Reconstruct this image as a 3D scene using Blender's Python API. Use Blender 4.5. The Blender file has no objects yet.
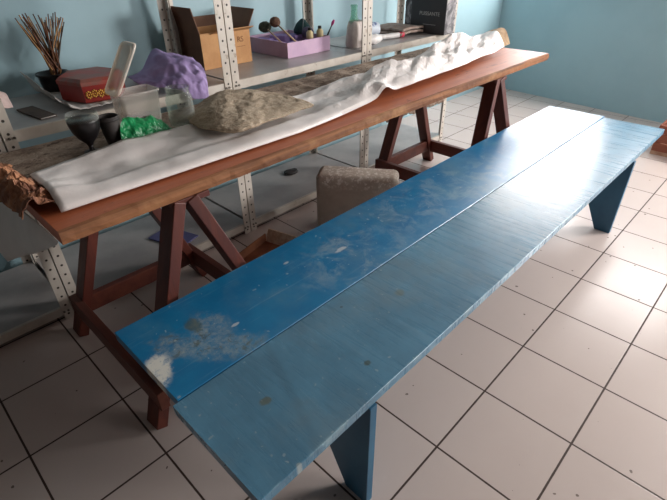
import bpy, bmesh, math, random
from mathutils import Vector, Matrix, noise, geometry
random.seed(7)
scene = bpy.context.scene
COL = scene.collection

# ------------------------------------------------------------------ camera
FOCAL = 464.95
CAM = Vector((0.43033, -0.93106, 1.45532))
RX = Vector((0.7188436817, 0.6950480164, -0.0131154898))
RY = Vector((0.3741424763, -0.4027149153, -0.8353670477))   # image down
RZ = Vector((-0.585902013, 0.595591262, -0.549536058))      # forward
cam_d = bpy.data.cameras.new('camera')
cam = bpy.data.objects.new('camera', cam_d); COL.objects.link(cam)
cam_d.sensor_width = 36; cam_d.lens = FOCAL / 667 * 36; cam_d.clip_start = 0.02
M = Matrix((RX, -RY, -RZ)).transposed().to_4x4(); M.translation = CAM
cam.matrix_world = M
scene.camera = cam

def ray(u, v):
    return RX * ((u - 333.5) / FOCAL) + RY * ((v - 250) / FOCAL) + RZ
def atz(u, v, z):
    d = ray(u, v); return CAM + d * ((z - CAM.z) / d.z)
def atx(u, v, x):
    d = ray(u, v); return CAM + d * ((x - CAM.x) / d.x)

# ------------------------------------------------------------------ materials
def lin(c):
    c = c / 255
    return c / 12.92 if c <= .04045 else ((c + .055) / 1.055) ** 2.4
def rgb(r, g, b): return (lin(r), lin(g), lin(b), 1)

class NT:
    def __init__(s, name):
        s.m = bpy.data.materials.new(name); s.m.use_nodes = True
        s.t = s.m.node_tree; s.n = s.t.nodes
        s.b = s.n['Principled BSDF']; s.out = s.n['Material Output']
        s.tc = s.n.new('ShaderNodeTexCoord')
    def set(s, sock, v):
        if isinstance(v, bpy.types.NodeSocket): s.t.links.new(v, sock)
        else: sock.default_value = v
    def math(s, op, a, b=0, c=0, clamp=False):
        n = s.n.new('ShaderNodeMath'); n.operation = op; n.use_clamp = clamp
        for i, v in enumerate((a, b, c)): s.set(n.inputs[i], v)
        return n.outputs[0]
    def map(s, scale=(1, 1, 1), loc=(0, 0, 0), rot=(0, 0, 0)):
        n = s.n.new('ShaderNodeMapping'); s.t.links.new(s.tc.outputs['Object'], n.inputs[0])
        n.inputs['Scale'].default_value = scale; n.inputs['Location'].default_value = loc
        n.inputs['Rotation'].default_value = rot
        return n.outputs[0]
    def noise(s, scale=5, detail=4, rough=.55, vec=None, dist=0):
        n = s.n.new('ShaderNodeTexNoise')
        s.t.links.new(vec if vec is not None else s.tc.outputs['Object'], n.inputs['Vector'])
        n.inputs['Scale'].default_value = scale; n.inputs['Detail'].default_value = detail
        n.inputs['Roughness'].default_value = rough; n.inputs['Distortion'].default_value = dist
        return n.outputs[0]
    def step(s, v, a, b):
        n = s.n.new('ShaderNodeMapRange'); n.interpolation_type = 'SMOOTHSTEP'
        s.set(n.inputs['Value'], v); n.inputs['From Min'].default_value = a; n.inputs['From Max'].default_value = b
        return n.outputs[0]
    def mix(s, f, a, b):
        n = s.n.new('ShaderNodeMix'); n.data_type = 'RGBA'
        s.set(n.inputs[0], f); s.set(n.inputs[6], a); s.set(n.inputs[7], b)
        return n.outputs[2]
    def xyz(s):
        n = s.n.new('ShaderNodeSeparateXYZ'); s.t.links.new(s.tc.outputs['Object'], n.inputs[0]); return n.outputs
    def bump(s, h, strength=.3, dist=.01):
        n = s.n.new('ShaderNodeBump'); n.inputs['Strength'].default_value = strength
        n.inputs['Distance'].default_value = dist; s.t.links.new(h, n.inputs['Height'])
        s.t.links.new(n.outputs[0], s.b.inputs['Normal'])
    def done(s, col, rough=.5, metal=0, spec=.5):
        s.set(s.b.inputs['Base Color'], col); s.set(s.b.inputs['Roughness'], rough)
        s.b.inputs['Metallic'].default_value = metal; s.b.inputs['Specular IOR Level'].default_value = spec
        return s.m

def plain(name, c1, c2=None, rough=.6, scale=8, bump=0, bscale=None, metal=0, spec=.5, stretch=(1, 1, 1), lo=.35, hi=.65):
    k = NT(name); c2 = c2 or c1
    v = k.map(scale=stretch)
    f = k.step(k.noise(scale, 5, .6, v), lo, hi)
    if bump: k.bump(k.noise(bscale or scale * 3, 5, .65, v), bump, .01)
    return k.done(k.mix(f, rgb(*c1), rgb(*c2)), rough, metal, spec)

def clear(name, tint, alpha=.25, rough=.08, body=(230, 230, 225)):
    k = NT(name)
    tr = k.n.new('ShaderNodeBsdfTransparent'); tr.inputs[0].default_value = rgb(*tint)
    lw = k.n.new('ShaderNodeLayerWeight'); lw.inputs['Blend'].default_value = .35
    f = k.math('ADD', k.math('MULTIPLY', lw.outputs['Facing'], .19), alpha, clamp=True)
    k.done(rgb(*body), rough)
    mx = k.n.new('ShaderNodeMixShader'); k.t.links.new(f, mx.inputs[0])
    k.t.links.new(tr.outputs[0], mx.inputs[1]); k.t.links.new(k.b.outputs[0], mx.inputs[2])
    k.t.links.new(mx.outputs[0], k.out.inputs['Surface'])
    return k.m

# floor tiles: 0.33 m grid, dark grout
k = NT('floor_tiles'); X, Y, Z = k.xyz()
def cell(c):
    f = k.math('FRACT', k.math('DIVIDE', c, .33)); return k.math('ABSOLUTE', k.math('SUBTRACT', f, .5))
wob = k.math('MULTIPLY', k.math('SUBTRACT', k.noise(30, 3), .5), .004)
g = k.math('ADD', k.math('MAXIMUM', cell(X), cell(Y)), wob)
grout = k.step(g, .4875, .4915)
cx_ = k.n.new('ShaderNodeCombineXYZ')
k.set(cx_.inputs[0], k.math('FLOOR', k.math('DIVIDE', X, .33))); k.set(cx_.inputs[1], k.math('FLOOR', k.math('DIVIDE', Y, .33)))
wn = k.n.new('ShaderNodeTexWhiteNoise'); k.t.links.new(cx_.outputs[0], wn.inputs['Vector'])
tile = k.mix(k.noise(5, 6, .6), rgb(206, 193, 187), rgb(198, 184, 178))
tile = k.mix(k.math('MULTIPLY', wn.outputs['Value'], .25), tile, rgb(188, 174, 168))
spots = k.math('MULTIPLY', k.step(k.noise(40, 0, .4), .835, .84), .8)
tile = k.mix(spots, tile, rgb(90, 78, 70))
k.bump(k.math('MULTIPLY', grout, -1), .25, .004)
floor_m = k.done(k.mix(grout, tile, rgb(58, 40, 32)), k.math('ADD', k.math('MULTIPLY', grout, .5), k.math('ADD', .25, 0)))

def wall_mat(name, c1, c2):
    k = NT(name)
    f = k.step(k.noise(1.7, 4, .6), .35, .7)
    k.bump(k.noise(60, 4), .08, .004)
    return k.done(k.mix(f, rgb(*c1), rgb(*c2)), .55)
wall_blue = wall_mat('blue_wall_paint', (156, 188, 197), (149, 181, 191))
ceil_m = wall_mat('ceiling_dark', (112, 104, 98), (104, 96, 90))  # unseen ceiling, front and right walls darkened to cut bounced light
far_m = wall_mat('room_wall_paint', (86, 80, 76), (78, 72, 68))
frame_m = plain('window_frame_paint', (225, 225, 222), (210, 210, 205), .4)

def stain(k, X, Y, cx, cy, ax, ay, n, soft=.35, rot=0):
    dx = k.math('SUBTRACT', X, cx); dy = k.math('SUBTRACT', Y, cy)
    c, s_ = math.cos(rot), math.sin(rot)
    a = k.math('ADD', k.math('MULTIPLY', dx, c), k.math('MULTIPLY', dy, s_))
    b = k.math('ADD', k.math('MULTIPLY', dx, -s_), k.math('MULTIPLY', dy, c))
    a = k.math('DIVIDE', a, ax); b = k.math('DIVIDE', b, ay)
    d = k.math('SQRT', k.math('ADD', k.math('MULTIPLY', a, a), k.math('MULTIPLY', b, b)))
    d = k.math('ADD', d, k.math('MULTIPLY', k.math('SUBTRACT', n, .5), 1.6))
    return k.math('SUBTRACT', 1, k.step(d, 1 - soft, 1 + soft))

def plank_mat(name, base, base2, dusty, left):
    k = NT(name); X, Y, Z = k.xyz()           # origin of both planks = bench base (-0.41, 0.90, 0)
    n1 = k.noise(6, 6, .65); n2 = k.noise(24, 5, .7)
    fine = k.noise(1, 6, .7, k.map(scale=(60, 9, 20)))
    across = k.noise(1, 6, .68, k.map(scale=(3.2, 42, 4), rot=(0, 0, -.06)), .35)
    grain = k.noise(1, 5, .6, k.map(scale=(85, 4, 30)))
    col = k.mix(k.step(n1, .35, .7), rgb(*base), rgb(*base2))
    cloud = k.math('MULTIPLY', k.step(k.noise(3.3, 5, .62, k.map(loc=(3, 7, 0))), .50, .72), .55 if left else .5)
    col = k.mix(cloud, col, rgb(*dusty))
    col = k.mix(k.math('MULTIPLY', k.step(across if not left else grain, .58, .74), .26), col, rgb(150, 178, 194))
    rough = .32 if left else .27
    if left:
        s1 = stain(k, X, Y, -.10, -1.38, .15, .055, n2, .35, .75)          # big scuffed patch
        s1b = stain(k, X, Y, -.125, -1.545, .065, .038, n2, .25, -.55)
        s1c = stain(k, X, Y, -.215, -1.375, .035, .022, n2, .35)
        s1d = stain(k, X, Y, -.15, -1.35, .085, .06, n2, .35)
        s2 = stain(k, X, Y, -.105, -.74, .16, .20, k.noise(14, 5, .7), .55)
        s3 = stain(k, X, Y, -.175, -.755, .009, .028, k.noise(50, 4, .7), .3)
        s4 = stain(k, X, Y, -.125, -1.285, .006, .015, n2, .25)
        s5 = stain(k, X, Y, -.26, -.96, .006, .012, n2, .2)
        col = k.mix(k.math('MULTIPLY', s2, k.math('MULTIPLY', k.step(k.noise(9, 6, .7, k.map(loc=(1, 5, 2)), .5), .44, .62), .6)), col, rgb(146, 170, 182))
        s6 = stain(k, X, Y, -.17, -.10, .16, .55, k.noise(8, 5, .7), .6)
        col = k.mix(k.math('MULTIPLY', s6, k.math('MULTIPLY', k.step(k.noise(11, 6, .7, k.map(loc=(4, 1, 2)), .5), .46, .62), .4)), col, rgb(150, 172, 184))
        col = k.mix(k.math('MULTIPLY', k.math('MAXIMUM', s1, s1d), k.math('MULTIPLY', k.step(k.noise(46, 8, .85, None, .3), .30, .72), .8)), col, rgb(160, 170, 166))
        col = k.mix(k.math('MULTIPLY', s1, k.math('MULTIPLY', k.step(k.noise(21, 6, .75, k.map(loc=(2, 3, 4)), .8), .5, .62), .7)), col, rgb(84, 92, 76))
        col = k.mix(k.math('MULTIPLY', s1c, .6), col, rgb(72, 84, 58))
        col = k.mix(k.math('MULTIPLY', s1b, k.step(n2, .3, .5)), col, rgb(222, 224, 216))
        for s_ in (s3, s4, s5): col = k.mix(k.math('MULTIPLY', s_, .5), col, rgb(225, 228, 225))
    else:
        for (cx, cy, r, c) in ((.165, -1.402, .013, (92, 98, 84)), (.145, -.812, .015, (104, 118, 116)), (.270, -1.125, .008, (70, 84, 78)),
                               (.055, -1.0, .005, (50, 62, 70)), (.357, -1.46, .006, (165, 178, 178))):
            col = k.mix(k.math('MULTIPLY', stain(k, X, Y, cx, cy, r, r * 1.2, n2, .3), .8), col, rgb(*c))
        sc = stain(k, X, Y, .17, -1.33, .26, .012, n1, .6, -.35)
        col = k.mix(k.math('MULTIPLY', sc, .18), col, rgb(50, 66, 78))
    specks = k.step(k.noise(75, 0, .3), .82, .84)
    col = k.mix(k.math('MULTIPLY', specks, .4), col, rgb(190, 200, 200))
    edge = k.math('MULTIPLY', k.step(k.noise(18, 4), .5, .62), k.step(k.math('ABSOLUTE', k.math('SUBTRACT', X, -.365 if left else .356)), .006, .0))
    col = k.mix(k.math('MULTIPLY', edge, .5), col, rgb(150, 180, 190))
    k.bump(k.math('ADD', k.math('MULTIPLY', across, .3 if left else .7), k.math('MULTIPLY', n1, .5)), .16, .005)
    return k.done(col, k.math('ADD', rough - .08, k.math('MULTIPLY', across, .18)), 0, .7)
plank_l = plank_mat('blue_gloss_paint', (16, 112, 162), (24, 124, 172), (92, 136, 160), True)
plank_r = plank_mat('dusty_blue_paint', (80, 124, 150), (90, 140, 168), (112, 132, 142), False)
leg_blue = plain('blue_leg_paint', (52, 108, 138), (44, 96, 126), .45, 6)

def wood(name, c1, c2, c3, rough, axis, sc=1.0, bump=.2, stains=0):
    k = NT(name)
    s = [26, 26, 26]; s[axis] = 1.6
    f = k.noise(sc, 6, .65, k.map(scale=s), .4)
    col = k.mix(k.step(f, .3, .7), rgb(*c1), rgb(*c2))
    blot = k.step(k.noise(4, 5, .6), .56, .74)
    col = k.mix(k.math('MULTIPLY', blot, .6), col, rgb(*c3))
    if stains:
        X, Y, Z = k.xyz()
        v = k.step(k.noise(5, 6, .75, k.map(scale=(2.2, .55, 1), loc=(1.3, .2, 0)), 1.2), .60, .68)
        col = k.mix(k.math('MULTIPLY', v, .55), col, rgb(70, 40, 30))
    k.bump(f, bump, .004)
    return k.done(col, rough)
table_top_m = wood('orange_brown_varnished_wood', (190, 108, 70), (172, 92, 58), (200, 126, 88), .5, 1, 1, .15, 1)
table_edge_m = wood('raw_worn_wood_edge', (156, 104, 66), (106, 66, 42), (184, 138, 94), .8, 1, 1.3, .6)
trestle_m = wood('dark_red_brown_wood', (100, 46, 33), (76, 34, 27), (118, 58, 42), .5, 2, .8, .3)
rail_m = wood('red_brown_rail_wood', (106, 54, 40), (84, 40, 32), (124, 70, 52), .5, 0, .8, .3)

k = NT('shelf_beige_steel_paint')
c = k.mix(k.step(k.noise(5, 5, .6), .4, .7), rgb(205, 198, 188), rgb(184, 174, 162))
c = k.mix(k.math('MULTIPLY', k.step(k.noise(20, 4, .7), .62, .7), .6), c, rgb(140, 118, 98))
steel = k.done(c, .45)
k = NT('perforated_beige_steel'); X, Y, Z = k.xyz()
c = k.mix(k.step(k.noise(5, 5, .6), .4, .7), rgb(205, 198, 188), rgb(184, 174, 162))
c = k.mix(k.math('MULTIPLY', k.step(k.noise(20, 4, .7), .62, .7), .6), c, rgb(140, 118, 98))
lat = k.math('MINIMUM', k.math('ABSOLUTE', X), k.math('ABSOLUTE', Y))
up = k.math('MULTIPLY', k.math('SUBTRACT', k.math('FRACT', k.math('DIVIDE', Z, .05)), .5), .05)
rr = k.math('SQRT', k.math('ADD', k.math('MULTIPLY', lat, lat), k.math('MULTIPLY', up, up)))
perf = k.done(k.mix(k.step(rr, .0048, .0062), rgb(48, 40, 36), c), .45)
k = NT('shelf_grey_pan_paint')
c = k.mix(k.step(k.noise(3, 5, .6), .35, .7), rgb(176, 172, 170), rgb(150, 146, 146))
pan_m = k.done(c, .35)
hole_m = plain('dark_slot', (26, 22, 20), rough=.8)
bolt_m = plain('dull_bolt_steel', (110, 104, 98), rough=.45, metal=.7)

sheet_m = plain('white_vinyl_sheet', (238, 232, 229), (222, 216, 213), .42, 5, .12, 30)
sheet_back_m = plain('beige_fabric_backing', (176, 150, 118), (146, 118, 88), .9, 30, .4, 80)
hang_m = plain('grey_white_vinyl', (228, 223, 219), (214, 208, 204), .45, 4, .1, 20)
k = NT('rough_stained_canvas')
v = k.map(scale=(2.0, 1.3, 1.0))
c = k.mix(k.step(k.noise(7, 7, .7, v), .35, .65), rgb(186, 166, 148), rgb(124, 104, 90))
c = k.mix(k.math('MULTIPLY', k.step(k.noise(16, 6, .75, v, 1.2), .54, .61), .85), c, rgb(74, 56, 42))
c = k.mix(k.math('MULTIPLY', k.step(k.noise(13, 6, .75, k.map(scale=(3, 1, 1), loc=(5, 2, 1)), 1.0), .60, .68), .6), c, rgb(190, 172, 150))
k.bump(k.noise(60, 6, .75), .7, .012)
canvas_m = k.done(c, .95)
k = NT('greige_towel_terry')
c = k.mix(k.step(k.noise(28, 6, .75), .35, .65), rgb(192, 176, 154), rgb(162, 144, 122))
c = k.mix(k.math('MULTIPLY', k.step(k.noise(7, 5, .7, None, 1), .55, .68), .5), c, rgb(136, 118, 98))
k.bump(k.noise(120, 5, .7), .8, .01)
towel_m = k.done(c, .98)
paper_m = plain('crumpled_kraft_paper', (178, 126, 90), (116, 74, 54), .8, 14, .5, 30)
k = NT('concrete'); n = k.noise(40, 6, .75)
c = k.mix(k.step(k.noise(6, 5, .6), .35, .65), rgb(198, 187, 173), rgb(180, 168, 155))
_, _, Zc = k.xyz()
c = k.mix(k.math('MULTIPLY', k.step(k.noise(46, 5, .7), .5, .6), k.step(Zc, .26, .33)), c, rgb(226, 220, 212))
k.bump(n, .35, .006); concrete_m = k.done(c, .95)
card_m = plain('cardboard', (196, 150, 102), (180, 132, 86), .8, 6, .1, 40)
card_shade = plain('shaded_cardboard_side', (120, 86, 66), (106, 74, 58), .8, 6)  # same cardboard with shade painted in, for sides and flaps
ink = plain('faded_brown_ink', (126, 84, 52), rough=.8)
purple_m = plain('lilac_fabric', (172, 152, 198), (150, 130, 178), .75, 6, .15, 60)
lilac_m = plain('lilac_pink_card', (206, 176, 200), (192, 162, 190), .7, 6)
lav_m = plain('lavender_foam', (168, 146, 200), (132, 110, 170), .8, 10)
red_m = plain('dark_red_lacquer', (150, 44, 36), (126, 34, 30), .4, 9)
redtop_m = plain('worn_red_lid', (160, 62, 52), (128, 84, 74), .5, 12, .1, 40, stretch=(2, 1, 1))
gold_m = plain('gold_paint', (212, 164, 68), (170, 118, 44), .5, 60)
black_m = plain('black_plastic', (22, 20, 22), (30, 27, 28), .3)
blacks_m = plain('matt_black_rubber', (40, 36, 36), (54, 48, 46), .7)
green_m = plain('green_plastic_bag', (20, 142, 84), (14, 116, 66), .35, 20, .2, 60)
cloth_m = plain('white_cotton_cloth', (206, 202, 198), (188, 182, 178), .9, 10, .2, 60)
pink_m = plain('pale_pink_cloth', (206, 182, 176), (188, 164, 158), .9, 10)
twig_ms = [plain('twig_brown', (112, 70, 44), (84, 50, 34), .8, 30), plain('twig_straw', (176, 134, 86), (140, 100, 62), .8, 30), plain('twig_grey', (84, 78, 72), (62, 54, 50), .8, 30)]
carton_m = plain('charcoal_carton', (52, 50, 54), (60, 57, 60), .45, 3)
k = NT('marbled_carton_side'); n = k.noise(9, 6, .7, None, 1.5)
marble_m = k.done(k.mix(k.step(n, .4, .62), rgb(84, 82, 86), rgb(176, 172, 174)), .5)
letter_m = plain('silver_letters', (190, 188, 186), rough=.5)
glass_m = clear('clear_glass', (240, 244, 242), .03, .04)
plastic_m = clear('cloudy_clear_plastic', (244, 242, 240), .22, .2, (244, 238, 234))
lid_m = clear('cloudy_lid_plastic', (240, 236, 228), .55, .22, (232, 220, 206))
greenglass_m = clear('pale_green_glass', (226, 243, 236), .07, .05, (205, 235, 222))
white_m = plain('white_plastic', (228, 226, 224), (214, 210, 208), .45, 20)
bluep_m = plain('blue_printed_wrap', (210, 220, 232), (60, 90, 150), .5, 22, lo=.45, hi=.55)
red_p = plain('crimson_plastic', (196, 50, 76), rough=.5)
mag_m = plain('magenta_rubber', (190, 40, 120), rough=.5)
teal_m = plain('dark_teal_felt', (24, 62, 62), (18, 48, 52), .8)
mauve_m = plain('grey_mauve_felt', (96, 88, 112), (80, 74, 98), .8)
cream_m = plain('cream_plastic', (214, 196, 150), (196, 178, 134), .5)
handle_m = plain('pale_wood_handle', (214, 190, 158), (190, 162, 126), .6, 20)
headbr_m = plain('brown_bristle', (112, 84, 66), (88, 62, 48), .9, 60, .5, 200)
olive_m = plain('dark_olive_scrub', (70, 76, 60), (50, 56, 46), .95, 50, .6, 150)
greycloth_m = plain('grey_brown_rag', (172, 156, 146), (136, 118, 108), .9, 14, .3, 60)
crate_m = wood('terracotta_crate_wood', (146, 84, 62), (122, 66, 50), (176, 120, 96), .75, 0, .8, .3)
cratebase_m = plain('worn_pale_wood', (196, 160, 134), (166, 122, 98), .8, 10)
cord_m = plain('grey_cord', (120, 128, 130), rough=.7)
indigo_m = plain('blue_purple_plastic', (92, 92, 140), (80, 80, 124), .5)
book_m = plain('dark_brown_booklet', (92, 72, 60), (70, 54, 46), .7, 12)

# ------------------------------------------------------------------ mesh helpers
class MB:
    def __init__(s): s.v = []; s.f = []; s.mi = []; s.cur = 0
    def add(s, vs, fs):
        o = len(s.v); s.v += [Vector(v) for v in vs]
        for f in fs: s.f.append([i + o for i in f]); s.mi.append(s.cur)
        return s
    def slot(s, i): s.cur = i; return s
    def box(s, x0, x1, y0, y1, z0, z1):
        return s.add([(x0, y0, z0), (x1, y0, z0), (x1, y1, z0), (x0, y1, z0), (x0, y0, z1), (x1, y0, z1), (x1, y1, z1), (x0, y1, z1)],
                     [(3, 2, 1, 0), (4, 5, 6, 7), (0, 1, 5, 4), (1, 2, 6, 5), (2, 3, 7, 6), (3, 0, 4, 7)])
    def beam(s, p, q, w, t, side):
        """box from p to q; w along `side`, t along the third axis"""
        p, q = Vector(p), Vector(q); d = (q - p).normalized(); a = Vector(side); a = (a - d * a.dot(d)).normalized(); b = d.cross(a)
        vs = [e + a * (i * w / 2) + b * (j * t / 2) for e in (p, q) for i, j in ((-1, -1), (1, -1), (1, 1), (-1, 1))]
        return s.add(vs, [(3, 2, 1, 0), (4, 5, 6, 7), (0, 1, 5, 4), (1, 2, 6, 5), (2, 3, 7, 6), (3, 0, 4, 7)])
    def prism(s, pts, off):
        """polygon (3D points) extruded by off"""
        n = len(pts); off = Vector(off); a = [Vector(p) for p in pts]; b = [p + off for p in a]
        return s.add(a + b, [tuple(range(n))[::-1], tuple(range(n, 2 * n))] + [(i, (i + 1) % n, n + (i + 1) % n, n + i) for i in range(n)])
    def tube(s, path, r, n=8, cap=True):
        P = [Vector(p) for p in path]; rs = r if isinstance(r, (list, tuple)) else [r] * len(P); vs = []
        up = Vector((0, 0, 1))
        for i, p in enumerate(P):
            d = (P[min(i + 1, len(P) - 1)] - P[max(i - 1, 0)]).normalized()
            u = up if abs(d.dot(up)) < .95 else Vector((1, 0, 0))
            a = d.cross(u).normalized(); b = d.cross(a)
            vs += [p + (a * math.cos(2 * math.pi * j / n) + b * math.sin(2 * math.pi * j / n)) * rs[i] for j in range(n)]
        fs = [(i * n + j, i * n + (j + 1) % n, (i + 1) * n + (j + 1) % n, (i + 1) * n + j) for i in range(len(P) - 1) for j in range(n)]
        if cap: fs += [tuple(range(n)), tuple(range((len(P) - 1) * n, len(P) * n))[::-1]]
        return s.add(vs, fs)
    def lathe(s, c, prof, n=28, cap0=True, cap1=False, wob=None):
        c = Vector(c); vs = []
        for r, z in prof:
            for j in range(n):
                a = 2 * math.pi * j / n; k_ = wob(a, z) if wob else 1
                vs.append(c + Vector((math.cos(a) * r * k_, math.sin(a) * r * k_, z)))
        m = len(prof); fs = [(i * n + j, i * n + (j + 1) % n, (i + 1) * n + (j + 1) % n, (i + 1) * n + j) for i in range(m - 1) for j in range(n)]
        if cap0: fs.append(tuple(range(n))[::-1])
        if cap1: fs.append(tuple(range((m - 1) * n, m * n)))
        return s.add(vs, fs)
    def ball(s, c, r, nu=16, nv=10, fn=None):
        c = Vector(c); vs = []; r = r if isinstance(r, (tuple, list)) else (r, r, r)
        for i in range(nv + 1):
            for j in range(nu):
                t = math.pi * i / nv; a = 2 * math.pi * j / nu
                d = Vector((math.sin(t) * math.cos(a), math.sin(t) * math.sin(a), math.cos(t)))
                k_ = fn(d) if fn else 1
                vs.append(c + Vector((d.x * r[0], d.y * r[1], d.z * r[2])) * k_)
        return s.add(vs, [(i * nu + j, (i + 1) * nu + j, (i + 1) * nu + (j + 1) % nu, i * nu + (j + 1) % nu) for i in range(nv) for j in range(nu)])
    def grid(s, fn, nu, nv):
        vs = [fn(i / nu, j / nv) for i in range(nu + 1) for j in range(nv + 1)]; w = nv + 1
        return s.add(vs, [(i * w + j, (i + 1) * w + j, (i + 1) * w + j + 1, i * w + j + 1) for i in range(nu) for j in range(nv)])
    def rot(s, c, ang, start=0, axis='Z'):
        R_ = Matrix.Rotation(ang, 3, axis); c = Vector(c)
        for i in range(start, len(s.v)): s.v[i] = R_ @ (s.v[i] - c) + c
        return s

def obj(name, mb, mats, parent=None, bevel=0, smooth=False, solid=0, origin=None, seg=2, solid_off=0, subsurf=0):
    mats = mats if isinstance(mats, (list, tuple)) else [mats]
    if origin is None:
        xs = [v.x for v in mb.v]; ys = [v.y for v in mb.v]; zs = [v.z for v in mb.v]
        origin = Vector(((min(xs) + max(xs)) / 2, (min(ys) + max(ys)) / 2, min(zs)))
    origin = Vector(origin)
    me = bpy.data.meshes.new(name); me.from_pydata([v - origin for v in mb.v], [], mb.f)
    for p, i in zip(me.polygons, mb.mi): p.material_index = i
    bm = bmesh.new(); bm.from_mesh(me)
    bmesh.ops.remove_doubles(bm, verts=bm.verts, dist=1e-6)
    if not solid: bmesh.ops.recalc_face_normals(bm, faces=bm.faces)
    if bevel:
        bmesh.ops.bevel(bm, geom=[e for e in bm.edges if len(e.link_faces) == 2 and e.calc_face_angle(0) > .5], offset=bevel, segments=seg, affect='EDGES', profile=.5)
    for f in bm.faces: f.smooth = smooth
    bm.to_mesh(me); bm.free()
    for m in mats: me.materials.append(m)
    o = bpy.data.objects.new(name, me); COL.objects.link(o)
    if parent is not None:
        o.parent = parent; o.location = origin - ORG[parent.name]
    else: o.location = origin
    ORG[o.name] = origin
    if solid:
        md = o.modifiers.new('thickness', 'SOLIDIFY'); md.thickness = solid; md.offset = solid_off
        if len(mats) > 1: md.material_offset = 1; md.material_offset_rim = 0
    if subsurf:
        md = o.modifiers.new('smooth', 'SUBSURF'); md.levels = subsurf; md.render_levels = subsurf
    return o
ORG = {}
def thing(name, label, cat, loc, group=None):
    o = bpy.data.objects.new(name, None); COL.objects.link(o); o.location = loc; o.empty_display_size = .1
    ORG[o.name] = Vector(loc); o['label'] = label; o['category'] = cat
    if group: o['group'] = group
    return o
def tag(o, label, cat, group=None, kind=None):
    o['label'] = label; o['category'] = cat
    if group: o['group'] = group
    if kind: o['kind'] = kind
    return o
def struct(name, mb, m, parent=None, **kw):
    o = obj(name, mb, m, parent, **kw)
    if parent is None: o['kind'] = 'structure'; o['label'] = name.replace('_', ' '); o['category'] = name.split('_')[0]
    return o
def dup(root, loc, label):
    r = root.copy(); COL.objects.link(r); r.location = loc; r['label'] = label; ORG[r.name] = Vector(loc)
    for ch in list(root.children):
        c = ch.copy(); COL.objects.link(c); c.parent = r
        for g in list(ch.children):
            d = g.copy(); COL.objects.link(d); d.parent = c
    return r
def text_mesh(body, size, mat, name, parent, m3, loc, ext=.0008):
    cu = bpy.data.curves.new(name, 'FONT'); cu.body = body; cu.size = size; cu.extrude = ext; cu.align_x = 'CENTER'; cu.align_y = 'CENTER'
    to = bpy.data.objects.new(name + '_src', cu); COL.objects.link(to)
    bpy.context.view_layer.update()
    me = bpy.data.meshes.new_from_object(to.evaluated_get(bpy.context.evaluated_depsgraph_get()))
    bpy.data.objects.remove(to); bpy.data.curves.remove(cu)
    me.name = name; me.materials.clear(); me.materials.append(mat)
    o = bpy.data.objects.new(name, me); COL.objects.link(o); o.parent = parent
    o.matrix_local = Matrix.Translation(Vector(loc) - ORG[parent.name]) @ m3.to_4x4()
    return o
def fbm(p, o=4): return noise.fractal(Vector(p), 1.0, 2.0, o)
def ridge(p): return noise.ridged_multi_fractal(Vector(p), .9, 2.0, 3, 1.0, 2.0)
def lerp(a, b, t): return a + (b - a) * t
def sm(a, b, x):
    t = min(1, max(0, (x - a) / (b - a))); return t * t * (3 - 2 * t)
def pw(pts, x):
    if x <= pts[0][0]: return pts[0][1]
    for (a, fa), (b, fb) in zip(pts, pts[1:]):
        if x <= b: return fa + (fb - fa) * (x - a) / (b - a)
    return pts[-1][1]
def cat(p, t):
    n = len(p) - 1; x = min(max(t * n, 0), n - 1e-6); i = int(x); f = x - i
    p0 = p[max(i - 1, 0)]; p1 = p[i]; p2 = p[i + 1]; p3 = p[min(i + 2, n)]
    return .5 * ((2 * p1) + (p2 - p0) * f + (2 * p0 - 5 * p1 + 4 * p2 - p3) * f * f + (3 * p1 - p0 - 3 * p2 + p3) * f ** 3)
def patch(ctrl): return lambda u, v: cat([cat(r, v) for r in ctrl], u)

# ------------------------------------------------------------------ setting
WX, WY = -2.27, 4.55                       # corner of left wall and back wall
XR, YF, HC = 2.7, -3.0, 2.75
slope = -0.11
def wy(x): return WY + slope * (x - WX)
floor = struct('floor', MB().box(WX - .1, XR + .1, YF - .1, WY + .2, -.06, 0), floor_m, origin=(0, 0, 0))
struct('wall_left', MB().box(WX - .12, WX, YF, WY + .15, 0, HC), wall_blue, origin=(0, 0, 0))
struct('wall_front', MB().box(WX, XR, YF - .12, YF, 0, HC), far_m, origin=(0, 0, 0))
struct('ceiling', MB().box(WX - .1, XR + .1, YF - .1, WY + .2, HC, HC + .08), ceil_m, origin=(0, 0, 0))
def bw(x0, x1, z0, z1, mb):
    t = .15
    return mb.prism([(x0, wy(x0), z0), (x1, wy(x1), z0), (x1, wy(x1), z1), (x0, wy(x0), z1)], (0, t, 0))
BWIN = [(-2.12, -.85, 1.06, 2.3), (-.65, .40, 1.42, 2.3), (1.25, 2.5, 1.25, 2.3)]
b = MB(); xs_ = [WX]
for x0, x1, _, _ in BWIN: xs_ += [x0, x1]
xs_.append(XR)
for i in range(0, len(xs_), 2): bw(xs_[i], xs_[i + 1], 0, HC, b)
for x0, x1, WZ0, WZ1 in BWIN: bw(x0, x1, 0, WZ0, b); bw(x0, x1, WZ1, HC, b)
struct('wall_back', b, wall_blue, origin=(0, 0, 0))
RY0, RY1, RZ0, RZ1 = 1.5, 3.3, 1.0, 2.25  # added opening in the right wall, fill for the back wall
b = MB()
for y0, y1, z0, z1 in ((YF, RY0, 0, HC), (RY1, wy(XR) + .15, 0, HC), (RY0, RY1, 0, RZ0), (RY0, RY1, RZ1, HC)): b.box(XR, XR + .12, y0, y1, z0, z1)
struct('wall_right', b, far_m, origin=(0, 0, 0))
wf = MB().box(XR + .04, XR + .08, RY0, RY1, RZ0, RZ0 + .05).box(XR + .04, XR + .08, RY0, RY1, RZ1 - .05, RZ1)
for i in range(3):
    yy = lerp(RY0, RY1 - .05, i / 2); wf.box(XR + .04, XR + .08, yy, yy + .05, RZ0 + .05, RZ1 - .05)
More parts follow.
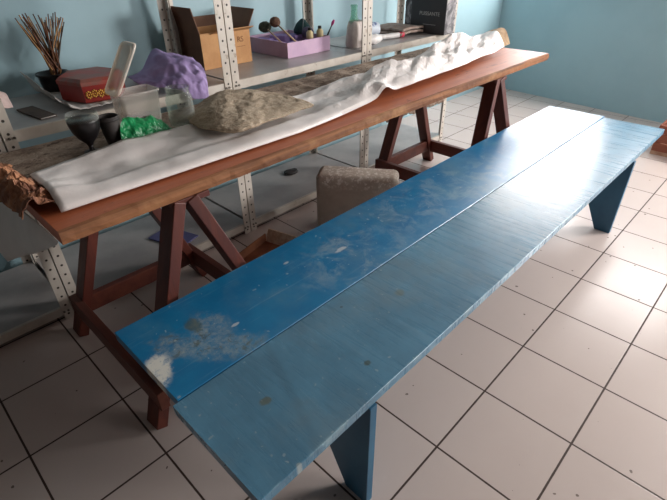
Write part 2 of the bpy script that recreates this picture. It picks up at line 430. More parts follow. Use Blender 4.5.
struct('window_4', wf, frame_m)  # frame of the added, unseen fill window
for n_, (x0, x1, WZ0, WZ1) in enumerate(BWIN):
    wf = MB()
    def fr(a0, a1, z0, z1):
        wf.prism([(a0, wy(a0) + .05, z0), (a1, wy(a1) + .05, z0), (a1, wy(a1) + .05, z1), (a0, wy(a0) + .05, z1)], (0, .04, 0))
    fr(x0, x1, WZ0, WZ0 + .05); fr(x0, x1, WZ1 - .05, WZ1)
    for i in range(3):
        xx = lerp(x0, x1 - .04, i / 2); fr(xx, xx + .04, WZ0 + .05, WZ1 - .05)
    struct('window_%d' % (n_ + 1), wf, frame_m)
# ------------------------------------------------------------------ bench
BZ = .485; BO = Vector((-.41, .90, 0))
bench = thing('bench', 'long low blue painted bench of two wide planks standing on the tiles', 'bench', BO)
def plank(x0, x1, y0, y1, m, lab, amp):
    mb = MB(); ny = 60
    def fn(u, v):
        # closed loop round the section, u along the length
        y = lerp(y0, y1, u)
        w = .0018 * fbm((y * 3, x0 * 9, 0))
        sec = [(x0 + .004 + w, BZ - .034), (x0 + w, BZ - .03), (x0 + w, BZ - .0016), (x0 + .0012 + w, BZ), (lerp(x0, x1, .33), BZ + .0012 * amp), (lerp(x0, x1, .66), BZ + .0006 * amp),
               (x1 - .0012 - w, BZ), (x1 - w, BZ - .0014), (x1 - w, BZ - .03), (x1 - .004 - w, BZ - .034)]
        p = sec[min(int(round(v * 10)), 10) % 10]
        return Vector((p[0], y, p[1]))
    mb.grid(fn, ny, 10)
    n = 11
    mb.add([mb.v[i] for i in range(10)], [tuple(range(10))]); mb.add([mb.v[ny * n + i] for i in range(10)], [tuple(range(10))[::-1]])
    o = obj('plank', mb, m, bench, origin=BO); o['label'] = lab
    return o
plank(-.775, -.4085, -.655, 2.485, plank_l, 'deep blue glossy plank with white scuffed end', 1)
plank(-.4035, -.054, -.672, 2.462, plank_r, 'dusty pale blue plank with brush streaks across', -1)
def bench_leg(y):
    t = .028; zt = BZ - .034; x0, x1 = -.772, -.048
    pts = [(x0, y, 0), (x0 + .075, y, 0), (-.53, y, .335), (-.30, y, .335), (x1 - .085, y, 0), (x1, y, 0), (x1, y, zt), (x0, y, zt)]
    obj('leg', MB().prism(pts, (0, t, 0)), leg_blue, bench, bevel=.002)
bench_leg(-.318); bench_leg(1.885)
obj('batten', MB().box(-.70, -.12, .25, .31, BZ - .062, BZ - .0345), leg_blue, bench)
obj('batten', MB().box(-.70, -.12, 1.4, 1.46, BZ - .062, BZ - .0345), leg_blue, bench)

# ------------------------------------------------------------------ trestles + table top
def trestle(cy, label):
    r = thing('trestle', label, 'trestle', (-1.14, cy, 0), 'trestles under the orange table')
    H = .768
    for x, xt in ((-1.485, -1.485), (-.79, -.884)):
        for s in (-1, 1):
            fy = cy + s * .318; ty = cy + s * .024
            obj('leg', MB().beam((x, fy, .003), (xt, ty, H), .078, .042, (1, 0, 0)), trestle_m, r, bevel=.003)
    for s in (-1, 1):
        y = cy + s * .285
        obj('foot_rail', MB().beam((-1.53, y, .135), (-.745, y, .135), .035, .085, (0, 1, 0)), rail_m, r, bevel=.003)
    for x in (-1.475, -.81):
        obj('cross_rail', MB().beam((x, cy - .265, .14), (x, cy + .265, .14), .035, .08, (1, 0, 0)), rail_m, r, bevel=.003)
    obj('top_beam', MB().beam((-1.52, cy, H - .026), (-.90, cy, H - .026), .04, .05, (0, 1, 0)), trestle_m, r, bevel=.003)
    obj('cap_block', MB().box(-.93, -.852, cy - .05, cy + .09, H - .012, H + .0085), trestle_m, r, bevel=.002)
    return r
tr0 = trestle(-.304, 'dark red-brown wooden A-frame trestle at the near end of the orange table')
dup(tr0, (-1.14, 1.80, 0), 'dark red-brown wooden A-frame trestle at the far end of the table near the back wall')

TZ = .82; TT = .042  # table front and tabletop item coordinates rescaled about the camera to this height
def tfront(y): return -.846 - .010 * (y + .67) / 3.34 - .006 * math.sin((y + .67) / 3.34 * math.pi) + .004 * fbm((y * 2, 0, 0)) + .0015 * fbm((y * 18, 3, 0))
mb = MB(); NY = 170
rows = []
for i in range(NY + 1):
    y = lerp(-.683, 2.486, i / NY); xf = tfront(y)
    chip = .004 * max(0, fbm((y * 7, 5, 1)))
    rows.append([(-1.572, y, TZ - TT), (-1.572, y, TZ), (xf - .012 - chip * 2, y, TZ), (xf - .002 - chip, y, TZ - .004 - chip), (xf + .003 * fbm((y * 22, 1, 4)), y, TZ - .024), (xf - .004 - .003 * fbm((y * 15, 9, 2)), y, TZ - TT)])
vs = [p for r_ in rows for p in r_]; w = 6
fs = []; mi = []
for i in range(NY):
    for j in range(6):
        fs.append((i * 6 + j, (i + 1) * 6 + j, (i + 1) * 6 + (j + 1) % 6, i * 6 + (j + 1) % 6)); mi.append(1 if j in (2, 3, 4) else 0)
fs += [tuple(range(6)), tuple(range(NY * 6, NY * 6 + 6))[::-1]]; mi += [0, 0]
mb.add(vs, fs); mb.mi = mi
tag(obj('table_top', mb, [table_top_m, table_edge_m]), 'long orange-brown wooden plank table top with a worn raw front edge, laid on two trestles', 'table top')

# ------------------------------------------------------------------ steel shelving
SX0, SX1 = -2.165, -1.63                    # back and front faces
PITCH = 1.043; J0 = -.59
def shelf_unit(j, label):
    y0, y1 = j + .003, j + PITCH - .003
    r = thing('steel_shelf_unit', label, 'shelf', ((SX0 + SX1) / 2, (y0 + y1) / 2, 0), 'beige steel shelf units along the left wall')
    t = .003; wd = .042; HP = 2.0
    for (xa, sx) in ((SX1, -1), (SX0, 1)):
        for (ya, sy) in ((y0, 1), (y1, -1)):
            mb = MB().slot(0)
            mb.prism([(xa, ya, 0), (xa, ya + sy * wd, 0), (xa + sx * t, ya + sy * wd, 0), (xa + sx * t, ya + sy * t, 0), (xa + sx * wd, ya + sy * t, 0), (xa + sx * wd, ya, 0)], (0, 0, HP))
            obj('upright', mb, perf, r)
    lip = .042
    for z in (.065, .880, 1.95):
        x0, x1, a, c = SX0 + .005, SX1 - .0045, y0 + .006, y1 - .006
        mb = MB().box(x0, x1, a, c, z - .003, z)
        mb.box(x0, x0 + .002, a, c, z - lip, z - .003)
        mb.box(x0, x1, a, a + .002, z - lip, z - .003).box(x0, x1, c - .002, c, z - lip, z - .003)
        s = obj('shelf_pan', mb, pan_m, r)
        lipmb = MB().box(x1 - .002, x1 + .0005, a + .036, c - .036, z - lip, z + .0005).box(x1 - .016, x1, a + .036, c - .036, z, z + .0008)
        for yy in (a + .05, c - .05):
            pass
        obj('shelf_lip', lipmb, steel, s)
        for yy in (a + .012, a + .030, c - .012, c - .030):
            obj('bolt', MB().tube([(SX1, yy, z - .022), (SX1 + .005, yy, z - .022)], .005, 8), bolt_m, s)
    return r
su = shelf_unit(J0, 'beige perforated steel shelf unit holding the red box, sticks and lilac bag')
dup(su, su.location + Vector((0, PITCH, 0)), 'beige perforated steel shelf unit holding the pink tray of tools')
dup(su, su.location + Vector((0, 2 * PITCH, 0)), 'beige steel shelf unit nearest the back wall, holding the charcoal carton')
dup(su, su.location + Vector((0, -PITCH, 0)), 'beige steel shelf unit at the left border, mostly outside the photo, behind the hanging vinyl')
SZ = .881      # top of the middle shelf

# ------------------------------------------------------------------ things on the table
# canvas along the back
mb = MB()
def canv(u, v):
    y = lerp(-.662, 2.472, u)
    x = lerp(-1.175, -1.585, min(v / .72, 1))
    backz = pw([(-.65, .827), (-.2, .829), (.6, .834), (1.5, .830), (2.5, .830)], y)
    if v <= .72:
        t = v / .72
        z = lerp(TZ + .006, backz, t ** 2.2) + .005 * fbm((y * 5, x * 9, 0)) * min(1, 3 * t)
        if y > .3: z += .014 * max(0, ridge((y * 4.5, x * 2.5, 2)) - .9) * sm(.3, .7, y) * sm(0, .3, t) * (1 - sm(.85, 1, t))
        return Vector((x, y, max(z, TZ + .0055)))
    t = (v - .72) / .28
    drop = .04 + .42 * sm(1.35, 1.75, y) + .02 * fbm((y * 9, 4, 0)) + .012 * fbm((y * 40, 4, 0))
    return Vector((-1.585 - .020 * math.sin(t * math.pi / 2), y, backz - drop * t))
mb.grid(canv, 200, 34)
tag(obj('canvas', mb, canvas_m, solid=.004, smooth=True, solid_off=-1), 'rough stained grey-brown canvas laid along the back half of the table', 'canvas')

# white vinyl sheet
def tri(x): x = x - math.floor(x); return 4 * abs(x - .5) - 1
def crease(a, c):
    w = .5 * fbm((a * .8, c * 1.5, 3)); w2 = .6 * fbm((a * 1.1, c * 2, 8))
    return .45 * tri(a * .9 + c * 1.5 + w) + .35 * tri(a * 1.7 - c * 2.3 + w2) + .25 * tri(a * 3.1 + c * 1.1 + 1.5 * w2) + .15 * tri(a * 5.3 - c * 4 + w)
def sheet(u, v):
    y = lerp(-.620, 2.391, u)
    xf = pw([(-.657, -.939), (.274, -.929), (.886, -.986), (1.45, -1.009), (2.391, -1.104)], y)
    xb = pw([(-.657, -1.221), (-.272, -1.282), (-.008, -1.287), (.923, -1.268), (1.45, -1.292), (2.015, -1.339), (2.391, -1.292)], y)
    x = lerp(xf, xb, v)
    cr = sm(.46, 1.17, y)
    # left: channel with a folded front flap; right: crumpled hump
    zl = pw([(0, .004), (.04, .016), (.26, .024), (.30, .014), (.62, .012), (.76, .022), (1, .030)], v)
    zr = .012 + .075 * math.sin(math.pi * min(1, v * .9 + .05)) ** .8
    z = lerp(zl, zr, cr)
    am = lerp(.003, .024, cr)
    z += am * crease(y * 1.15, v * .8) * min(1, v * 4 + .05)
    z += .006 * fbm((y * 8, v * 3, 2)) * min(1, v * 5)
    wv = .006 * math.sin(y * 9 + v * 5) * (1 - cr); z += wv * v
    z += .060 * math.exp(-((y - 1.90) / .19) ** 2 - ((v - .80) / .22) ** 2)
    endr = sm(2.11, 2.353, y); z = lerp(z, .135 * math.sin(math.pi * (.06 + .90 * v)) ** .7, endr * .85)
    z += .030 * (1 - sm(-.62, -.497, y)) * math.sin(math.pi * min(1, v * 1.1)) ** 1.2      # turned up near end
    z += .035 * math.exp(-((y - .886) / .05) ** 2) * (1 - sm(0, .35, v))
    y2 = y + .03 * math.sin(v * math.pi) * sm(2.11, 2.39, y) - .035 * (v) * (1 - sm(-.657, -.431, y)) + .05 * (v - .4) * (1 - sm(-.657, -.337, y))
    x += .010 * fbm((y * 4, 7, v)) * cr
    lift = 0          # lies over the canvas edge
    return Vector((x, y2, TZ + .004 + max(z, 0) + (sm(.55, .8, v) * .012 * cr)))
mb = MB().grid(sheet, 150, 22)
for q in range(22 * 145, len(mb.mi)): mb.mi[q] = 1
sheet_o = tag(obj('vinyl_sheet', mb, [sheet_m, sheet_back_m], solid=.004, smooth=False, solid_off=1), 'long rumpled white vinyl sheet with beige backing lying along the orange table top', 'sheet')

for q, p in enumerate(sheet_o.data.polygons): p.use_smooth = q < 22 * 58
# crumpled kraft paper at the near end
def kraft(u, v):
    x = lerp(-.972, -1.442, u); y = lerp(-.730, -.622, v) - .02 * u
    z = TZ + .010 + .050 * math.sin(math.pi * v) ** .6 * (.5 + .6 * math.sin(math.pi * min(1, u + .15))) + .030 * fbm((x * 16, y * 22, 1)) * math.sin(math.pi * v) + .012 * fbm((x * 40, y * 40, 2))
    return Vector((x + .012 * fbm((x * 20, y * 20, 5)), y + .016 * fbm((x * 18, y * 20, 8)), max(z, TZ + .0105)))
tag(obj('kraft_paper', MB().grid(kraft, 60, 26), paper_m, solid=.002, solid_off=1), 'crumpled brown kraft paper bunched at the near end of the table', 'paper')

# hanging vinyl at the near end
def hang(u, v):
    top = [Vector((-.88, -.6845, .776)), Vector((-1.10, -.6865, .776)), Vector((-1.34, -.702, .745)), Vector((-1.48, -.712, .688))]
    bot = [Vector((-.88, -.689, .770)), Vector((-1.075, -.716, .665)), Vector((-1.29, -.728, .561)), Vector((-1.48, -.751, .4625))]
    p = cat(top, u).lerp(cat(bot, u), v)
    p.y -= .022 * math.sin(v * math.pi) * u + .012 * math.sin(u * 7 + v * 2) * u
    return p
tag(obj('vinyl_offcut', MB().grid(hang, 40, 20), hang_m, solid=.002, smooth=True), 'grey-white vinyl flap hanging below the near end of the orange table', 'vinyl')

# towel
tw = [[atz(203, 100, 0.878), atz(220, 91, 0.903), atz(245, 89, 0.903), atz(270, 92, 0.885), atz(290, 96, 0.878)],
      [atz(191, 112, 0.878), atz(215, 105, 0.905), atz(242, 101, 0.901), atz(275, 100, 0.889), atz(304, 100, 0.879)],
      [atz(188, 120, 0.868), atz(216, 118, 0.893), atz(240, 116, 0.899), atz(272, 110, 0.885), atz(313, 104, 0.871)],
      [atz(193, 125, 0.861), atz(212, 129, 0.879), atz(240, 129, 0.883), atz(268, 119, 0.877), atz(313, 106, 0.865)],
      [atz(196, 126, 0.855), atz(214, 131, 0.859), atz(241, 132, 0.859), atz(268, 122, 0.865), atz(312, 107, 0.859)]]
tp = patch(tw)
def towel(u, v):
    p = tp(u, v); e = min(1, 6 * min(u, 1 - u, v, 1 - v) + .3)
    q = p + Vector((.006 * fbm((p.x * 25, p.y * 25, 1)), .006 * fbm((p.x * 25, p.y * 25, 4)), 0))
    q.z += e * (.006 * crease(p.x * 4 + p.y * 1.5, p.y * 2.2) + .003 * fbm((p.x * 45, p.y * 45, 0)))
    return q
tag(obj('towel', MB().grid(towel, 60, 70), towel_m, solid=.008, smooth=True, solid_off=-1), 'rumpled grey-beige towel lying on the table in front of the cardboard box', 'towel')

# clear container with its lid up
CZ = .832
cont = thing('plastic_container', 'clear square plastic container with its lid standing open, on the table before the shelf', 'container', (-1.429, -.142, CZ))
def rbox(x0, x1, y0, y1, r, n=4):
    out = []
    for cx, cy, a0 in ((x1 - r, y1 - r, 0), (x0 + r, y1 - r, 90), (x0 + r, y0 + r, 180), (x1 - r, y0 + r, 270)):
        for i in range(n + 1):
            a = math.radians(a0 + 90 * i / n); out.append((cx + r * math.cos(a), cy + r * math.sin(a)))
    return out
def loft(mb, rings, cap0=True, cap1=False):
    n = len(rings[0]); vs = [p for r_ in rings for p in r_]
    fs = [(i * n + j, i * n + (j + 1) % n, (i + 1) * n + (j + 1) % n, (i + 1) * n + j) for i in range(len(rings) - 1) for j in range(n)]
    if cap0: fs.append(tuple(range(n))[::-1])
    if cap1: fs.append(tuple(range((len(rings) - 1) * n, len(rings) * n)))
    return mb.add(vs, fs)
def ring(g, z, r=.015):
    return [(x, y, z) for x, y in rbox(-1.486 + .006 - g, -1.372 - .006 + g, -.223 + .006 - g, -.061 - .006 + g, r)]
mb = loft(MB(), [ring(-.006, CZ), ring(-.003, CZ + .01), ring(.004, CZ + .15), ring(.008, CZ + .15), ring(.008, CZ + .158), ring(.002, CZ + .158), ring(-.005, CZ + .012), ring(-.010, CZ + .004)], True, True)
obj('tub', mb, plastic_m, cont, smooth=True)
# lid: upright dish hinged on the y = -.21 side
mb = MB()
lr = lambda g, d: [Vector((x, -.234 + (h) * .58 + d, CZ + .155 + h * .86)) for x, h in rbox(-1.488 + g, -1.374 - g, .0 + g, .200 - g, .022)]
loft(mb, [lr(.006, .012), lr(0, .010), lr(0, 0), lr(.004, -.003), lr(.012, -.003), lr(.014, .004)], False, True)
obj('lid', mb, lid_m, cont, smooth=True)

# glass jar
JZ = .836
JX, JY = -1.342, -.004
jar = thing('glass_jar', 'empty clear glass jar without a lid standing right of the plastic container', 'jar', (JX, JY, JZ))
prof = [(.045, 0), (.052, .006), (.054, .02), (.054, .105), (.050, .122), (.044, .130), (.044, .146), (.047, .148), (.047, .154), (.042, .154), (.041, .13), (.047, .12), (.051, .10), (.051, .02), (.046, .009)]
obj('jar_body', MB().lathe((JX, JY, JZ), prof, 32, True, True), glass_m, jar, smooth=True)
mb = MB()
for zz in (.136,):
    pth = [(JX + .0455 * math.cos(a), JY + .0455 * math.sin(a), JZ + zz + .004 * i / 24) for i, a in enumerate([2 * math.pi * i / 24 for i in range(25)])]
    mb.tube(pth, .0016, 6)
obj('neck_thread', mb, glass_m, jar, smooth=True)

# green bag in front of the container
gp = patch([[atx(123, 120, -1.365), atx(136, 117, -1.365), atx(150, 116, -1.365), atx(162, 121, -1.365), atx(170, 128, -1.359)],
            [atx(121, 124, -1.343), atx(133, 124, -1.341), atx(149, 120, -1.335), atx(163, 126, -1.339), atx(172, 131, -1.348)],
            [atx(121, 134, -1.322), atx(137, 133, -1.315), atx(152, 130, -1.310), atx(164, 131, -1.320), atx(173, 134, -1.339)],
            [atx(120, 148, -1.309), atx(136, 147, -1.303), atx(152, 143, -1.301), atx(165, 139, -1.310), atx(173, 138, -1.329)]])
def green(u, v):
    p = gp(u, v); p.z = max(p.z, .838); return p + Vector((.010 * fbm((p.y * 30, p.z * 30, 1)), .004 * fbm((p.y * 40, p.z * 30, 4)), .010 * (ridge((p.y * 14, p.z * 16, 2)) - 1) * (1 - u * .6)))
tag(obj('plastic_bag', MB().grid(green, 30, 36), green_m, solid=.002, smooth=False), 'crumpled bright green plastic bag in front of the clear container', 'bag')

# dark goblet and cup
gx, gy = -1.352, -.380
gob = thing('goblet', 'black tapering goblet with a clear shiny rim, standing on the canvas behind the white sheet', 'goblet', (gx, gy, .8275))
obj('bowl', MB().lathe((gx, gy, .8275), [(.010, .024), (.014, .034), (.034, .055), (.047, .080), (.053, .104), (.054, .116), (.053, .122), (.004, .120)], 28, False, False), black_m, gob, smooth=True)
obj('stem', MB().lathe((gx, gy, .8275), [(.028, 0), (.028, .003), (.010, .008), (.008, .016), (.010, .026)], 20, True, True), black_m, gob, smooth=True)
obj('rim', MB().lathe((gx, gy, .8275), [(.0538, .117), (.0555, .126), (.051, .142), (.0495, .142), (.053, .126), (.052, .1225)], 28, False, False), glass_m, gob, smooth=True)
hx, hy = -1.367, -.288
cup = thing('cup', 'dark grey tapering rubber cup standing just right of the black goblet', 'cup', (hx, hy, .8275))
obj('cup_body', MB().lathe((hx, hy, .8275), [(.022, 0), (.024, .003), (.032, .05), (.037, .104), (.036, .108), (.033, .106), (.029, .05), (.020, .01)], 24, True, True), blacks_m, cup, smooth=True)
obj('cup_ridge', MB().lathe((hx, hy, .8275), [(.0365, .092), (.0392, .094), (.0392, .100), (.0365, .102)], 24, False, False), blacks_m, cup, smooth=True)

# ------------------------------------------------------------------ things on the middle shelf
# red hexagonal box
bx, by = -1.872, -.132
rad = .145
def hexr(r, z, rot=math.radians(21)): return [(bx + r * math.cos(rot + i * math.pi / 3), by + r * math.sin(rot + i * math.pi / 3) * .95, z) for i in range(6)]
BZ0 = SZ + .0095
rb = thing('lacquer_box', 'dark red six-sided lacquer box with gold flowers on its side, on the white cloth', 'box', (bx, by, BZ0))
obj('box_body', loft(MB(), [hexr(rad * .97, BZ0), hexr(rad, BZ0 + .004), hexr(rad, BZ0 + .070)], True, True), red_m, rb)
obj('box_lid', loft(MB(), [hexr(rad + .004, BZ0 + .071), hexr(rad + .004, BZ0 + .086), hexr(rad - .012, BZ0 + .098)], True, True), redtop_m, rb)
hp = hexr(rad, 0)
def ornament(i0, i1):
    a, c = Vector(hp[i0]), Vector(hp[i1]); d = (c - a).normalized(); nrm = Vector((d.y, -d.x, 0)); mb = MB()
    if nrm.dot(Vector((a.x + c.x - 2 * bx, a.y + c.y - 2 * by, 0))) < 0: nrm = -nrm
    L = (c - a).length
    for i in range(5):
        m = a + d * (L * (.14 + .18 * i)) + nrm * .001; m.z = BZ0 + .034 + .003 * (i % 2)
        for q in range(8):
            an = 2 * math.pi * q / 8; p = m + d * (.0095 * math.cos(an)) + Vector((0, 0, .013 * math.sin(an)))
            mb.ball(p, .0046, 8, 5)
        mb.ball(m, .004, 8, 5)
    obj('gold_flowers', mb, gold_m, rb, smooth=True)
faces = []
for i in range(6):
    m = (Vector(hp[i]) + Vector(hp[(i + 1) % 6])) / 2 - Vector((bx, by, 0)); faces.append((m.dot((Vector((CAM.x - bx, CAM.y - by, 0))).normalized()), i))
faces.sort(reverse=True)
best = max(faces[:2], key=lambda q: (Vector(hp[q[1]]) + Vector(hp[(q[1] + 1) % 6])).y)[1]; ornament(best, (best + 1) % 6)

# white cloth under the box and pot
def wcl(u, v):
    x = lerp(-2.22, -1.665, u); y = lerp(-.315, .02, v)
    z = SZ + .003
    edge = sm(.80, .95, u)
    z += edge * .012 * (1 + fbm((y * 22, 1, 0))) + .002 * (1 + fbm((x * 15, y * 15, 3)))
    if v < .10: z += (.10 - v) * .9 * (1 - u * .8)
    y += (1 - u) * .05 * (v < .15) * (-1) * 0 + .01 * fbm((x * 12, 2, 2))
    return Vector((x, y + .075 * (.6 - u) * 0, z))
tag(obj('white_cloth', MB().grid(wcl, 40, 40), cloth_m, solid=.002, smooth=True), 'white cloth with a rumpled front edge under the red lacquer box', 'cloth')

# black pot with sticks
px_, py_ = -2.13, -.208
pot = thing('black_pot', 'black plastic pot holding a bundle of thin sticks behind the red box', 'pot', (px_, py_, SZ + .008))
obj('pot_body', MB().lathe((px_, py_, SZ + .008), [(.056, 0), (.058, .004), (.066, .066), (.069, .068), (.069, .076), (.062, .076), (.054, .008)], 24, True, True), black_m, pot, smooth=True)
obj('pot_rim', MB().lathe((px_, py_, SZ + .008), [(.0688, .066), (.072, .068), (.072, .077), (.0688, .078)], 24, False, False), black_m, pot, smooth=True)
sticks_px = [(15, 18), (19, 15), (22, 14), (25, 13), (27, 18), (24, 22), (20, 24), (30, 22), (33, 14), (38, 15), (41, 18), (45, 20), (48, 14), (50, 19), (53, 13), (55, 12), (57, 17), (59, 18), (61, 17), (63, 18), (64, 22), (43, 26), (36, 24), (52, 24), (47, 26), (58, 24), (28, 26), (60, 28), (17, 21), (21, 19), (23, 17), (28, 16), (26, 28), (32, 30), (46, 17), (51, 16), (54, 22), (56, 26), (62, 26), (44, 22)]
sbase = []
for i, (u, v) in enumerate(sticks_px):
    top = atx(u, v, -2.12 + .07 * random.uniform(-1, 1))
    bot = Vector((px_ + random.uniform(-.018, .018), py_ + random.uniform(-.012, .018), SZ + .022))
    ent = bot.lerp(top, .35); 
    kx = Vector((px_ + .01, py_ + .012, SZ + .095)) + Vector((random.uniform(-.022, .022), random.uniform(-.016, .026), 0))
    mid = kx.lerp(top, .5) + Vector((random.uniform(-.006, .006), random.uniform(-.006, .006), 0))
    mb = MB().tube([bot, kx, mid, top], [.003, .0034, .003, .0024], 6)
    tag(obj('thin_stick', mb, twig_ms[0 if i % 3 == 0 else (1 if i % 3 == 1 else (2 if i > 8 else 0))], smooth=True), 'thin brown stick in the bundle standing in the black pot', 'stick', 'sticks in the black pot')

# booklet on the shelf
mb = MB().beam((-1.915, -.420, SZ + .004), (-1.705, -.395, SZ + .004), .066, .007, (0, 1, 0))
bk = thing('booklet', 'small dark brown booklet lying flat on the shelf left of the white cloth', 'booklet', (-1.81, -.41, SZ))
obj('cover', mb, book_m, bk)
obj('pages', MB().beam((-1.913, -.4198, SZ + .0045), (-1.702, -.3946, SZ + .0045), .058, .004, (0, 1, 0)), cloth_m, bk)
# pink cloth at left border
def pk(u, v):
    p = patch([[atx(-14, 88, -1.95), atx(-4, 90, -1.95), atx(6, 94, -1.95)], [atx(-14, 98, -1.85), atx(-2, 97, -1.85), atx(10, 101, -1.86)], [atx(-12, 112, -1.76), atx(0, 108, -1.77), atx(13, 107, -1.80)]])(u, v)
    p.z = max(p.z + .006 * fbm((p.x * 20, p.y * 20, 0)), SZ + .004); return p
tag(obj('pink_cloth', MB().grid(pk, 18, 18), pink_m, solid=.003, smooth=True), 'pale pink cloth at the left border of the photo on the shelf', 'cloth')

# lilac bag draped over the shelf front
lp = patch([[atx(128, 78, -2.02), atx(142, 70, -2.02), atx(153, 50, -1.97), atx(166, 53, -1.94), atx(180, 55, -1.92), atx(192, 58, -1.90)],
            [atx(130, 79, -1.96), atx(145, 74, -1.92), atx(158, 62, -1.85), atx(173, 57, -1.82), atx(188, 60, -1.80), atx(201, 65, -1.78)],
            [atx(136, 83, -1.86), atx(151, 80, -1.82), atx(166, 74, -1.76), atx(181, 68, -1.72), atx(195, 69, -1.70), atx(205, 73, -1.69)],
            [atx(142, 86, -1.80), atx(156, 84, -1.75), atx(172, 82, -1.68), atx(186, 80, -1.65), atx(198, 80, -1.63), atx(207, 82, -1.625)],
            [atx(150, 87, -1.75), atx(164, 86, -1.70), atx(177, 87, -1.645), atx(189, 91, -1.612), atx(200, 91, -1.605), atx(208, 91, -1.605)],
            [atx(156, 88, -1.72), atx(169, 88, -1.67), atx(182, 91, -1.625), atx(191, 98, -1.604), atx(201, 99, -1.603), atx(209, 98, -1.604)]])
def lil(u, v):
    p = lp(u, v); e = min(1, 5 * min(u, 1 - u) + .2)
    f = .016 * (ridge((p.x * 9, p.y * 10, 1)) - 1) + .006 * fbm((p.y * 30, p.z * 30, 2))
    p = p + Vector((.4 * f, -.1 * f, f)) * e
    if p.x < -1.642: p.z = max(p.z, SZ + .006)
    return p
tag(obj('fabric_bag', MB().grid(lil, 50, 50), purple_m, solid=.004, smooth=True), 'lilac fabric bag slumped over the shelf edge beside the cardboard box', 'bag')

# cardboard box
cbx0, cbx1, cby0, cby1 = -2.20, -1.95, .503, .828; cz0, cz1 = SZ + .001, 1.064
cb = thing('cardboard_box', 'open brown cardboard box with raised flaps on the middle shelf behind the uprights', 'box', ((cbx0 + cbx1) / 2, (cby0 + cby1) / 2, cz0))
t = .005
obj('box_bottom', MB().box(cbx0, cbx1, cby0, cby1, cz0, cz0 + t), card_m, cb)
obj('box_front', MB().box(cbx1 - t, cbx1, cby0, cby1, cz0 + t, cz1), card_m, cb)
obj('box_back', MB().box(cbx0, cbx0 + t, cby0, cby1, cz0 + t, cz1), card_m, cb)
obj('box_side', MB().box(cbx0 + t, cbx1 - t, cby0, cby0 + t, cz0 + t, cz1), card_shade, cb)
obj('box_side', MB().box(cbx0 + t, cbx1 - t, cby1 - t, cby1, cz0 + t, cz1), card_shade, cb)
def flap(a, c, off, m):
    a, c, off = Vector(a), Vector(c), Vector(off); n = (c - a).cross(off).normalized() * .004
    d = (c - a).normalized() * .012
    obj('flap', MB().prism([a, c, c + off - d, a + off + d], n), m, cb)
flap((cbx0 + .004, cby0 + .004, cz1), (cbx1 - .004, cby0 + .004, cz1), (0, -.025, .125), card_shade)
flap((cbx1 - .004, cby1 - .004, cz1), (cbx0 + .004, cby1 - .004, cz1), (0, .062, .090), card_shade)
flap((cbx1, cby0 + .06, cz1 - .004), (cbx1, cby1 - .004, cz1 - .004), (.045, .015, .018), card_m)
flap((cbx0, cby1 - .004, cz1), (cbx0, cby0 + .004, cz1), (-.045, 0, .05), card_shade)
R_f = Matrix(((0, 0, 1), (1, 0, 0), (0, 1, 0)))          # text facing +X, reading along +Y
text_mesh('RS', .042, ink, 'printed_letters', cb, R_f, (cbx1 + .0006, .758, 1.010))
obj('printed_line', MB().box(cbx1, cbx1 + .0006, .728, .788, .9725, .975), ink, cb)

# pink tray of tools
tx0, tx1, ty0, ty1 = -2.235, -1.838, 1.012, 1.372; tz0, tz1 = SZ + .001, .968
ptray = thing('pink_tray', 'shallow lilac-pink card tray full of tools on the middle shelf', 'tray', ((tx0 + tx1) / 2, (ty0 + ty1) / 2, tz0))
obj('tray_base', MB().box(tx0, tx1, ty0, ty1, tz0, tz0 + .004), lilac_m, ptray)
for q in ((tx0, tx0 + .006, ty0, ty1), (tx1 - .006, tx1, ty0, ty1), (tx0 + .006, tx1 - .006, ty0, ty0 + .006), (tx0 + .006, tx1 - .006, ty1 - .006, ty1)):
    obj('tray_side', MB().box(*q, tz0 + .004, tz1), lilac_m, ptray)
# lavender foam blocks in tray
n_ = 0
where = ['in the near left corner of the pink tray', 'beside the pale handles in the pink tray', 'at the middle back of the pink tray', 'under the dark teal pouch in the pink tray', 'at the front middle of the pink tray', 'below the cream bottles in the pink tray']
for (x, y, sx, sy, h, a) in ((-2.14, 1.075, .11, .07, .072, .2), (-2.0, 1.07, .10, .06, .070, -.3), (-2.13, 1.20, .11, .09, .08, .5), (-2.12, 1.31, .10, .07, .07, .1), (-1.90, 1.13, .08, .09, .068, .15), (-1.90, 1.27, .07, .08, .066, -.2)):
    mb = MB().box(x - sx / 2, x + sx / 2, y - sy / 2, y + sy / 2, tz0 + .0045, tz0 + .0045 + h).rot((x, y, 0), a)
    tag(obj('foam_piece', mb, lav_m, bevel=.006), 'lavender foam piece ' + where[n_], 'foam', 'lavender foam pieces in the pink tray'); n_ += 1
def brush(name, hu, hv, eu, ev, xh, xe, r, hm, label, cat_, rh=.006):
    h, e = atx(hu, hv, xh), atx(eu, ev, xe); c = (h + e) / 2
    if e.z < tz0 + .02: e.z = tz0 + .02
    o = thing(name, label, cat_, (e.x, e.y, e.z))
    obj('handle', MB().tube([e, lerp(e, h, .5), lerp(e, h, .9)], [rh, rh * .9, rh * .8], 8), handle_m, o, smooth=True)
    obj('head', MB().ball(h, r, 18, 12, lambda d: 1 + .10 * fbm(d * 4)), hm, o, smooth=True)
    return o
brush('scrubbing_brush', 275, 22, 296, 42, -2.06, -1.87, (.034, .034, .030), headbr_m, 'round brown-headed brush with a pale wooden handle leaning in the pink tray', 'brush')
brush('dish_brush', 265, 27, 283, 44, -2.14, -1.93, (.040, .042, .032), olive_m, 'dark olive bristle brush lying behind the round brown-headed brush', 'brush', .005)
